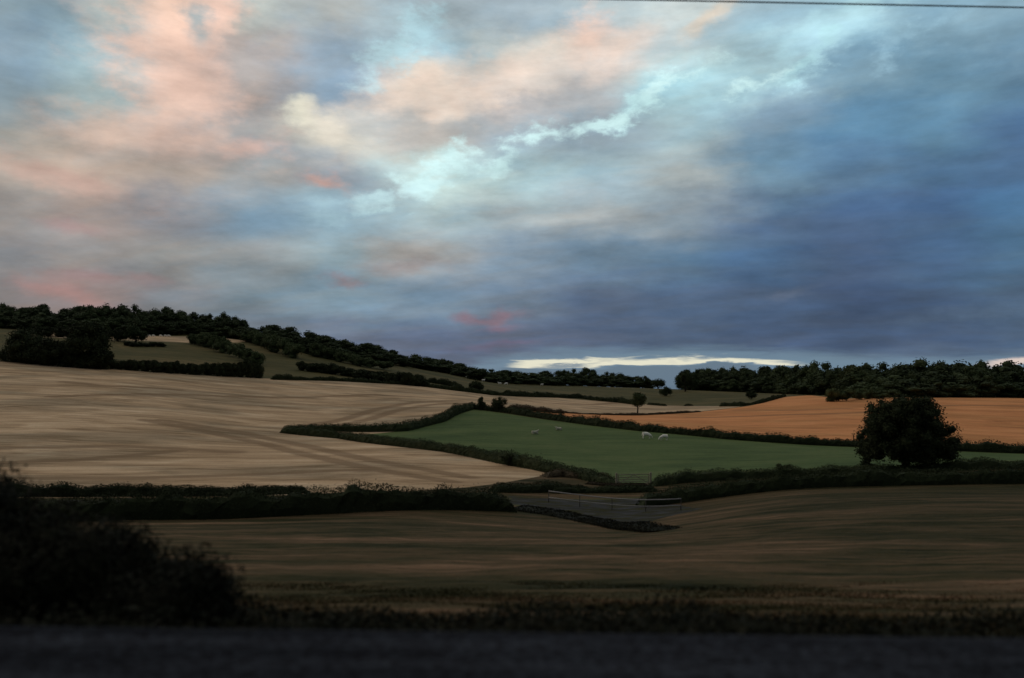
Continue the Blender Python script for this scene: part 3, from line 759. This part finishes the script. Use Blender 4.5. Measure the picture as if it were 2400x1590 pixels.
# the great round tree
def great_tree():
    p = hit(2122, 1104); Y = p.y
    e = obj('tree', None, loc=p); tag(e, 'great dark round tree standing alone in the hedge at the right', 'tree')
    s = Y/FPX
    def loc(px, py, dy=0): return np.array([(px-2122)*s, dy, (1104-py)*s])
    cl = []
    O = np.array([(2014,1000),(2024,984),(2045,980),(2052,958),(2075,938),(2108,926),(2150,926),(2185,942),(2206,965),(2216,1005),(2232,1030),(2239,1050),(2234,1070),(2205,1075),
        (2180,1064),(2160,1069),(2140,1076),(2090,1071),(2070,1066),(2050,1075),(2028,1068),(2017,1050),(2027,1025)], float)
    O[:, 1] += np.where(O[:, 1] > 1045, 13, 0); O[:, 0] = 2126+(O[:, 0]-2126)*1.03
    n = 0
    SP = [(x+rng.uniform(-5, 5), y+rng.uniform(-5, 5)) for y in range(930, 1092, 13) for x in range(2010, 2250, 13)]*2
    for a, b in SP:
        ins = float(sdf(O, np.array([a]), np.array([b]))[0])
        r = rng.uniform(12, 23)
        if ins < r*.62: continue
        half = 92*math.sqrt(max(.1, 1-((a-2126)/118)**2-((b-1010)/105)**2))
        cl.append((loc(a, b, rng.uniform(-.9, .9)*half*s), r*s*np.array([1, 1, .9])*1.0)); n += 1
    obj('crown', crown_mesh('crown', cl, 52000, .20, M_leafd, .5), e)
    parts = [tube([(0, 0, -.5), (.05, 0, .8), (.1, .05, 2.0), (.3, .1, 5.0)], [.62, .42, .36, .18], 10)]
    for i in range(9):
        a = i*2.4; q = rng.uniform(2.0, 4.2); z = 1.4+.3*i
        parts.append(tube([(.1, 0, z), (math.cos(a)*q*.5, math.sin(a)*q*.5, z+q*.35), (math.cos(a)*q, math.sin(a)*q, z+q*.6)], [.17, .11, .04], 6))
    V, F = join(parts)
    obj('trunk', mesh('trunk', V, F, M_bark, smooth=True), e)
    # hanging growth on the left side, an upright suckering shoot below the crown
    return p
gt = great_tree()
solo_tree(2038, 1104, 1050, 44, 'slim dark shrub tree under the left side of the great round tree', .02, 3600, .14, M_leafd, 12)

# ------------------------------------------------------------------ hedges
def hedge(pts, h, w, dens, leaf, m, label, cat='hedge', rough=.18, group=None, name='hedge', hs=None, end_taper=True):
    """pts: ground points (Vector). h height, w width."""
    L = [0]
    for i in range(1, len(pts)): L.append(L[-1]+(pts[i]-pts[i-1]).length)
    T = L[-1]; X = [p.x for p in pts]; Yv = [p.y for p in pts]
    step = max(.5, T/600)
    n = int(T/step)+2
    s = np.linspace(0, T, n)
    cxs, cys = np.interp(s, L, X), np.interp(s, L, Yv)
    tx, ty = np.gradient(cxs), np.gradient(cys); l = np.hypot(tx, ty)+1e-9; nx, nyv = -ty/l, tx/l
    ph = rng.uniform(0, 6, 6)
    hv = h*(1+rough*(np.sin(s/2.3+ph[0])*.4+np.sin(s/5.1+ph[1])*.5+np.sin(s/.9+ph[2])*.3+np.sin(s/13+ph[3])*.5)); hv *= 1+.12*np.interp(s, np.arange(0, T+2, .9), rng.normal(size=len(np.arange(0, T+2, .9))).clip(-1.5, 2.5))
    if hs is not None: hv *= np.interp(s, np.linspace(0, T, len(hs)), hs)
    wv = w*(1+.15*np.sin(s/3.1+ph[4]))
    if end_taper:
        e = np.clip(np.minimum(s, T-s)/(h*.8), 0, 1); e = np.sqrt(e)*.9+.1; hv = hv*e
    prof = [(-.5, -.08), (-.52, .35), (-.40, .78), (-.12, .9), (.14, .9), (.42, .76), (.52, .35), (.5, -.08)]
    V = []
    for (a, b) in prof:
        x = cxs+nx*a*wv*.8; y = cys+nyv*a*wv*.8; V.append(np.stack([x, y, zt(cxs, cys)+b*hv*.82], 1))
    V = np.array(V).transpose(1, 0, 2); k = len(prof)
    V[:, 1:-1] += rng.normal(size=V[:, 1:-1].shape)*min(h, w)*.05
    F = []
    for i in range(n-1):
        for j in range(k-1): F.append((i*k+j, (i+1)*k+j, (i+1)*k+j+1, i*k+j+1))
    F.append(tuple(range(k))); F.append(tuple((n-1)*k+j for j in range(k-1, -1, -1)))
    core = (V.reshape(-1, 3), F)
    nl = int(T*dens*1.35)
    si = rng.uniform(0, T, nl); ang = rng.uniform(-.15, math.pi+.15, nl)
    hx, hy = np.interp(si, s, cxs), np.interp(si, s, cys); nnx, nny = np.interp(si, s, nx), np.interp(si, s, nyv)
    hh, ww = np.interp(si, s, hv), np.interp(si, s, wv)
    rr = rng.uniform(.72, 1.1, nl) + (rng.random(nl) < .06)*rng.uniform(0, .22, nl)
    ca_, sa_ = np.cos(ang), np.sin(ang)
    sq = 1/np.maximum(np.abs(ca_), np.abs(sa_))**.55
    off = ca_*.5*ww*rr*sq; z = np.maximum(sa_*sq*.92*rr, .0)*hh
    C = np.stack([hx+nnx*off, hy+nny*off, zt(hx, hy)+z], 1)
    NN = np.stack([nnx*ca_, nny*ca_, sa_], 1)
    V, F = join([core, leaf_quads(C, NN, leaf)])
    o = obj(name, mesh(name, V, F, m)); return tag(o, label, cat, group)
def P(*pix): return [hit(*q) for q in pix]
# around the green field
hedge(P((662,1012),(760,1010),(860,1012),(950,1010),(1030,990),(1080,966),(1112,958)), 1.75, 2.0, 150, .20, M_hedge, 'dark hedge along the left top side of the green field, turning up to its corner')
hedge(P((1112,959),(1200,970),(1350,992),(1500,1010),(1700,1029),(1900,1043),(2000,1047),(2200,1055),(2400,1063),(2640,1074)), 1.65, 1.9, 150, .20, M_hedge, 'long straight clipped hedge between green field and orange field')
hedge(P((664,1014),(800,1028),(900,1042),(1050,1059),(1190,1088),(1300,1108),(1370,1122),(1440,1138)), 1.5, 1.7, 260, .15, M_hedge, 'hedge sloping down between pale field and green field to the gate', hs=[1,1,1,1,1,1,.9,.6])
hedge(P((1528,1139),(1600,1131),(1750,1122),(1900,1116),(2098,1108),(2250,1103),(2400,1098),(2640,1090)), 1.0, 1.3, 420, .11, M_hedge, 'low hedge along the bottom of the green field under the great tree', rough=.3)
# lane hedges
def line(xs, Ys): return [Vector((x, y, float(zt(x, y)))) for x, y in zip(xs, Ys)]
def on_px(px, Y): return slope(px, 1160)[0]*Y
hedge([Vector((on_px(px, Y), Y, 0)) for px, Y in ((1500,72.5),(1560,73.5),(1650,74.5),(1800,75),(2000,75.5),(2200,75.5),(2400,75.5),(2700,75.5))], 1.6, 1.6, 520, .11, M_leafd, 'wide dark roadside hedge on the right, nearer than the great tree', rough=.12)
hedge([Vector((on_px(px, Y), Y, 0)) for px, Y in ((-400,60),(-100,60),(200,60),(500,61),(800,63),(1000,65),(1150,66.5),(1205,67))], 1.9, 1.9, 520, .12, M_leafd, 'thick dark roadside hedge across the left below the pale field', rough=.12)
hedge([Vector((on_px(px, Y), Y, 0)) for px, Y in ((-400,73),(-50,73),(200,73),(500,73),(640,73.5),(722,74))], .95, 1.2, 420, .12, M_leafd, 'low dark hedge on the far side of the lane at the left', rough=.25)
hedge([Vector((on_px(px, Y), Y, 0)) for px, Y in ((1150,78.5),(1230,79.5),(1300,81),(1380,82))], .95, 1.5, 420, .12, M_leafd, 'ragged dark undergrowth at the meeting of lane and pale field', cat='undergrowth', name='undergrowth', rough=.4)
hedge([Vector((on_px(px, Y), Y, 0)) for px, Y in ((1290,80),(1400,81.5),(1500,82),(1540,82))], .75, 1.1, 420, .11, M_leafd, 'low dark bank growth in front of the field gate', cat='undergrowth', name='undergrowth', rough=.35)
hedge(P((1275,1118),(1320,1116),(1370,1122),(1430,1131)), .9, 1.6, 400, .11, M_brown, 'brownish bramble mound left of the field gate', cat='bramble', name='bramble', rough=.35)
hedge(P((1375,1134),(1440,1140),(1520,1138)), .28, 1.0, 500, .10, M_brown, 'tan dead grass tuft at the foot of the field gate', cat='grass tuft', name='grass_tuft', rough=.4)
hedge(P((1205,1190),(1290,1203),(1380,1220),(1470,1238),(1560,1244)), .32, 2.6, 420, .12, M_weed, 'dark ragged weeds curving in front of the grey hard standing', cat='weeds', name='weeds', rough=.4, hs=[.7,1,1.2,1.2,.8])
# far hedges
hedge(P((636,890),(700,891),(780,893),(860,897),(940,902),(1010,908)), 1.6, 2.0, 90, .35, M_leafd, 'thin gappy hedge along the top of the pale field below the scrub strip', rough=.4)
hedge(P((1005,908),(1050,914),(1100,920),(1150,926),(1230,930),(1300,932),(1360,934),(1400,940),(1450,944),(1500,950)), 1.9, 2.4, 90, .40, M_leafd, 'winding thin hedge between the narrow pale field and the far pasture', rough=.3)
hedge(P((1000,896),(1040,902),(1085,910)), 1.8, 2.2, 90, .40, M_leafd, 'short hedge above the winding thin hedge, ending at the twin headed bush', rough=.3)
hedge(P((1520,949),(1560,952)), .9, 1.8, 90, .35, M_leafd, 'small hedge remnant right of the bare stemmed tree')
hedge(P((1606,952),(1622,952)), .8, 1.8, 90, .35, M_leafd, 'shortest hedge remnant at the top of the narrow pale field')
hedge(P((1690,953),(1740,952),(1775,947),(1810,938),(1838,930)), 1.2, 2.0, 90, .35, M_leafd, 'curving hedge between far pasture and orange field', rough=.4)
hedge(P((1262,964),(1350,970),(1420,973),(1480,974),(1560,971),(1640,966)), .55, 1.2, 70, .26, M_brown, 'thin dark grassy bank between narrow pale field and orange field', cat='bank', name='bank_growth', rough=.4)
hedge(P((1190,962),(1230,963),(1270,966),(1320,970)), 1.3, 1.8, 110, .24, M_brown, 'rusty brown rough growth behind the green field corner', cat='undergrowth', name='undergrowth', rough=.4)
hedge(P((700,824),(740,836)), 1.0, 2.0, 60, .4, M_leafd, 'small dark scrub line beside the middle wood corner', cat='scrub', name='scrub')

# ------------------------------------------------------------------ bank vegetation close to the track
def near_bush(x, Y, h, w, label, n=9000, leaf=.075, m=M_weed, group=None):
    p = Vector((x, Y, float(zt(x, Y))))
    e = obj('bush', None, loc=p); tag(e, label, 'bush', group)
    cl = clumps(16, w/2, w/2, -.1, h, w*.16, w*.26, .3)
    obj('foliage', crown_mesh('foliage', cl, int(n*2.2), leaf, m, .62), e)
    parts = [tube([(rng.uniform(-.1, .1), rng.uniform(-.1, .1), -.2), (math.cos(a)*w*.15, math.sin(a)*w*.15, h*.45), (math.cos(a)*w*.3, math.sin(a)*w*.3, h*.85)], [.035, .025, .008], 5) for a in (0, 1.3, 2.6, 3.9, 5.2)]
    V, F = join(parts); obj('stems', mesh('stems', V, F, M_bark), e)
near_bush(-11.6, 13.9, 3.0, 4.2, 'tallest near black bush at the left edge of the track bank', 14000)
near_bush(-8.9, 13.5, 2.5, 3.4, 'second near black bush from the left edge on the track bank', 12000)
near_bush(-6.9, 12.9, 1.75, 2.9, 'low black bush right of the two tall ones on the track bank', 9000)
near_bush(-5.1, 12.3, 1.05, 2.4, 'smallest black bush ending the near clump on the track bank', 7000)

# dark weeds just beyond the ballast: beyond counting
def weed_strip():
    n = 80000
    x = rng.uniform(-24, 24, n); Y = 9.8+5.6*rng.random(n)**1.2
    z = zt(x, Y); h = rng.uniform(.12, .42, n)*(.75+.35*np.sin(x*.8)+.2*np.sin(x*2.3+1))*np.clip((Y-9.5)/1.2, .25, 1)*1.15
    C = np.stack([x, Y, z+h*rng.uniform(.1, 1, n)], 1)
    NN = np.tile([0, -.3, .8], (n, 1))
    V, F = leaf_quads(C, NN, .09, 1.0)
    V[:, 2] += 0
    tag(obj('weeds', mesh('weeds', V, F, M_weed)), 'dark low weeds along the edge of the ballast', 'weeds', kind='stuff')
weed_strip()
def grass():
    n = 60000
    Y = 13 + (26-13)*rng.random(n)**.9
    x = rng.uniform(-1, 1, n)*(Y*.72+3)
    k = (sdf(yard, x, Y) < -.3) & (np.abs(Y-np.interp(x, lx, ly)) > 2.6); x = x[k]; Y = Y[k]; n = len(x)
    z = zt(x, Y)
    h = rng.uniform(.03, .11, n)*np.clip((27-Y)/8, .15, 1); w = .010+.0008*Y
    lean = rng.normal(size=(n, 2))*.09
    a = rng.uniform(0, 3.14, n)
    A = np.stack([x-np.cos(a)*w, Y-np.sin(a)*w, z-.04], 1); B = np.stack([x+np.cos(a)*w, Y+np.sin(a)*w, z-.04], 1)
    T = np.stack([x+lean[:, 0], Y+lean[:, 1], z+h], 1)
    V = np.stack([A, B, T], 1).reshape(-1, 3)
    tag(obj('grass', mesh('grass', V, np.arange(n*3).reshape(-1, 3), M_rough)), 'rough olive and tan grass on the bank below the track', 'grass', kind='stuff')
grass()

# ------------------------------------------------------------------ field gate
def box(c, s):
    c = np.array(c, float); s = np.array(s, float)/2
    V = np.array([[x, y, z] for x in (-1, 1) for y in (-1, 1) for z in (-1, 1)])*s + c
    F = [(0, 1, 3, 2), (4, 6, 7, 5), (0, 4, 5, 1), (2, 3, 7, 6), (0, 2, 6, 4), (1, 5, 7, 3)]
    return V, F
def bar(a, b, w, h):
    a, b = Vector(a), Vector(b); t = (b-a).normalized()
    s = t.cross(Vector((0, 1, 0)))
    if s.length < .1: s = Vector((1, 0, 0))
    s.normalize(); q = t.cross(s).normalized()
    V = []
    for p in (a, b):
        for i, j in ((-1, -1), (1, -1), (1, 1), (-1, 1)): V.append((p+s*i*h/2+q*j*w/2)[:])
    return np.array(V), [(0, 3, 2, 1), (4, 5, 6, 7), (0, 1, 5, 4), (1, 2, 6, 5), (2, 3, 7, 6), (3, 0, 4, 7)]
A, B = hit(1446, 1139), hit(1526, 1139)
B = Vector((B.x, A.y+.3, float(zt(B.x, A.y+.3))))
g = obj('field_gate', None, loc=A); tag(g, 'five barred timber field gate at the foot of the green field', 'gate')
d = B-A; Lg = d.length; u = d/Lg
for i, zz in enumerate((.22, .42, .64, .88, 1.16)):
    V, F = bar(u*.12+Vector((0, 0, zz)), u*(Lg-.12)+Vector((0, 0, zz)), .03, .085)
    obj('bar', mesh('bar', V, F, M_gate), g)
for t_ in (.14, Lg-.14):
    V, F = bar(u*t_+Vector((0, .04, .15)), u*t_+Vector((0, .04, 1.22)), .04, .09); obj('stile', mesh('stile', V, F, M_gate), g)
for a_, b_ in (((.16, .2), (Lg*.5, 1.14)), ((Lg-.16, .2), (Lg*.5, 1.14))):
    V, F = bar(u*a_[0]+Vector((0, .05, a_[1])), u*b_[0]+Vector((0, .05, b_[1])), .02, .07); obj('brace', mesh('brace', V, F, M_gate), g)
for k, t_ in enumerate((-.06, Lg+.06)):
    q = A+u*t_
    V, F = join([box((0, 0, .55), (.18, .18, 1.5)), box((0, 0, 1.32), (.22, .22, .05))])
    tag(obj('gate_post', mesh('gate_post', V, F, M_gate), loc=q), ['timber post at the left end of the field gate', 'timber post at the right end of the field gate'][k], 'post')

# ------------------------------------------------------------------ white rails beside the lane
ra = hit(1286, 1178); rb = hit(1596, 1197)
fe = obj('rail_fence', None, loc=ra); tag(fe, 'pale two rail fence slanting beside the lane in the gap between hedges', 'fence')
d = rb-ra
def zrel(t): 
    p = ra+d*t; return Vector((p.x, p.y, float(zt(p.x, p.y))))-ra
top0, top1 = top_at(1286, 1151, ra.y)-ra.z, top_at(1590, 1169, rb.y)-rb.z
lo = .45
def rail(t0, t1, h0, h1, r):
    n = 9; pts = [zrel(t0+(t1-t0)*i/(n-1))+Vector((0, -.06, h0+(h1-h0)*i/(n-1))) for i in range(n)]
    return tube(pts, [r]*n, 8)
V, F = rail(0, 1, top0, top1, .042); obj('rail', mesh('rail', V, F, M_rail, smooth=True), fe)
V, F = rail(0, 1, top0*.45, top1*.45, .035); obj('rail', mesh('rail', V, F, M_rail, smooth=True), fe)
for i in range(5):
    t_ = i/4; p = zrel(t_); hh = top0+(top1-top0)*t_
    V, F = tube([p+Vector((0, .02, -.3)), p+Vector((0, .02, hh*.6)), p+Vector((0, .02, hh+.04))], [.035, .035, .035], 8)
    obj('post', mesh('post', V, F, plain('post_timber', (.05,.045,.04), (.09,.08,.07)) if i == 0 else bpy.data.materials['post_timber'], smooth=True), fe)

# ------------------------------------------------------------------ railway: wire and the adjoining line's rail and sleepers out of frame edge
Yw = 25.0
wa, wb = slope(1500, 0), slope(2400, 18)
pa = Vector((wa[0]*Yw, Yw, CAMZ+wa[1]*Yw)); pb = Vector((wb[0]*Yw, Yw, CAMZ+wb[1]*Yw))
dd = (pb-pa)/(pb.x-pa.x)
V, F = tube([pa+dd*t for t in np.linspace(-150, 150, 61)], [.026]*61, 8)
tag(obj('overhead_wire', mesh('overhead_wire', V, F, M_wire, smooth=True)), 'thin dark overhead wire crossing the top right corner of the sky', 'wire')

# ------------------------------------------------------------------ sheep
def sheep_mesh(pose):
    me = bpy.data.meshes.new('sheep_cage')
    if pose == 0:   # grazing
        nk = [(.52, 0, .50, .12), (.68, 0, .26, .085), (.74, 0, .10, .05)]
    else:           # head up
        nk = [(.54, 0, .78, .12), (.66, 0, .92, .09), (.82, 0, .88, .05)]
    if pose == 2:   # lying
        nk = [(.50, 0, .62, .12), (.62, 0, .74, .09), (.76, 0, .69, .05)]
    zb = .62 if pose < 2 else .34
    V = [(-.50, 0, zb, .19), (-.25, 0, zb+.03, .27), (.08, 0, zb+.02, .28), (.36, 0, zb, .22)] + nk
    E = [(0, 1), (1, 2), (2, 3), (3, 4), (4, 5), (5, 6)]
    def chain(root, pts):
        p = root
        for q in pts: V.append(q); E.append((p, len(V)-1)); p = len(V)-1
    for s in (-1, 1):
        if pose < 2:
            chain(3, [(.34, s*.13, .40, .075), (.35, s*.13, .22, .04), (.34, s*.13, .02, .035)])
            chain(0, [(-.44, s*.14, .42, .10), (-.52, s*.14, .24, .045), (-.47, s*.14, .02, .035)])
        else:
            chain(3, [(.36, s*.18, .12, .07), (.55, s*.18, .05, .04)])
            chain(0, [(-.40, s*.22, .14, .10), (-.20, s*.26, .06, .045)])
        hx, _, hz, _ = V[5]
        chain(5, [(hx-.04, s*.10, hz+.05, .022), (hx-.07, s*.17, hz+.03, .015)])
    chain(0, [(-.66, 0, zb-.05, .05), (-.70, 0, zb-.22, .03)])
    me.from_pydata([v[:3] for v in V], E, [])
    o = bpy.data.objects.new('tmp', me); COL.objects.link(o)
    sk = o.modifiers.new('s', 'SKIN'); o.modifiers.new('u', 'SUBSURF').levels = 1
    for i, v in enumerate(V): me.skin_vertices[0].data[i].radius = (v[3], v[3])
    me.skin_vertices[0].data[1].use_root = True
    dg = bpy.context.evaluated_depsgraph_get(); dg.update()
    r = bpy.data.meshes.new_from_object(o.evaluated_get(dg), depsgraph=dg)
    bpy.data.objects.remove(o); bpy.data.meshes.remove(me)
    r.materials.clear(); r.materials.append(M_wool)
    r.polygons.foreach_set('use_smooth', np.ones(len(r.polygons), dtype=bool))
    r.name = 'sheep'
    return r
SM = [sheep_mesh(0), sheep_mesh(1), sheep_mesh(2)]
SMC = [m.copy() for m in SM]
for m in SMC: m.materials.clear(); m.materials.append(M_woolc)
def sheep(px, py, pose, rz, label, group, sc=1.0, src=None):
    p = hit(px, py)
    o = obj('sheep', (src or SM)[pose], loc=p); o.rotation_euler = (0, 0, rz); o.scale = (sc, sc, sc)
    tag(o, label, 'sheep', group)
gA, gB, gC = 'sheep grazing in the green field', 'sheep along the far hill pasture', 'sheep on the tan field under the left hilltop wood'
sheep(1254, 1018, 2, 0.2, 'dull cream sheep standing furthest left in the green field', gA, 1.05, SMC)
sheep(1309, 1009, 2, 3.0, 'dull cream sheep higher up the green field, second from the left', gA, 1.0, SMC)
sheep(1516, 1029, 0, .1, 'bright white sheep in the green field, left one of the close pair', gA, 1.35)
sheep(1555, 1033, 0, 3.3, 'bright white sheep in the green field, right one of the close pair', gA, 1.2)
for q in ((924,850,0),(969,857,1),(1096,886,0),(1117,890,0),(1133,894,1),(1171,900,2),(1186,902,0),(1270,904,1)):
    sheep(q[0], q[1]+1, q[2], rng.uniform(-.6, .6)+(3.14 if rng.random() < .5 else 0), 'tiny white sheep grazing on the far pasture below the middle wood', gB, 1.7)
for px in (350, 360, 377, 388, 396):
    sheep(px, 790, 0, rng.uniform(-.5, .5), 'tiny pale sheep on the narrow tan field below the left hilltop wood', gC, 1.3)
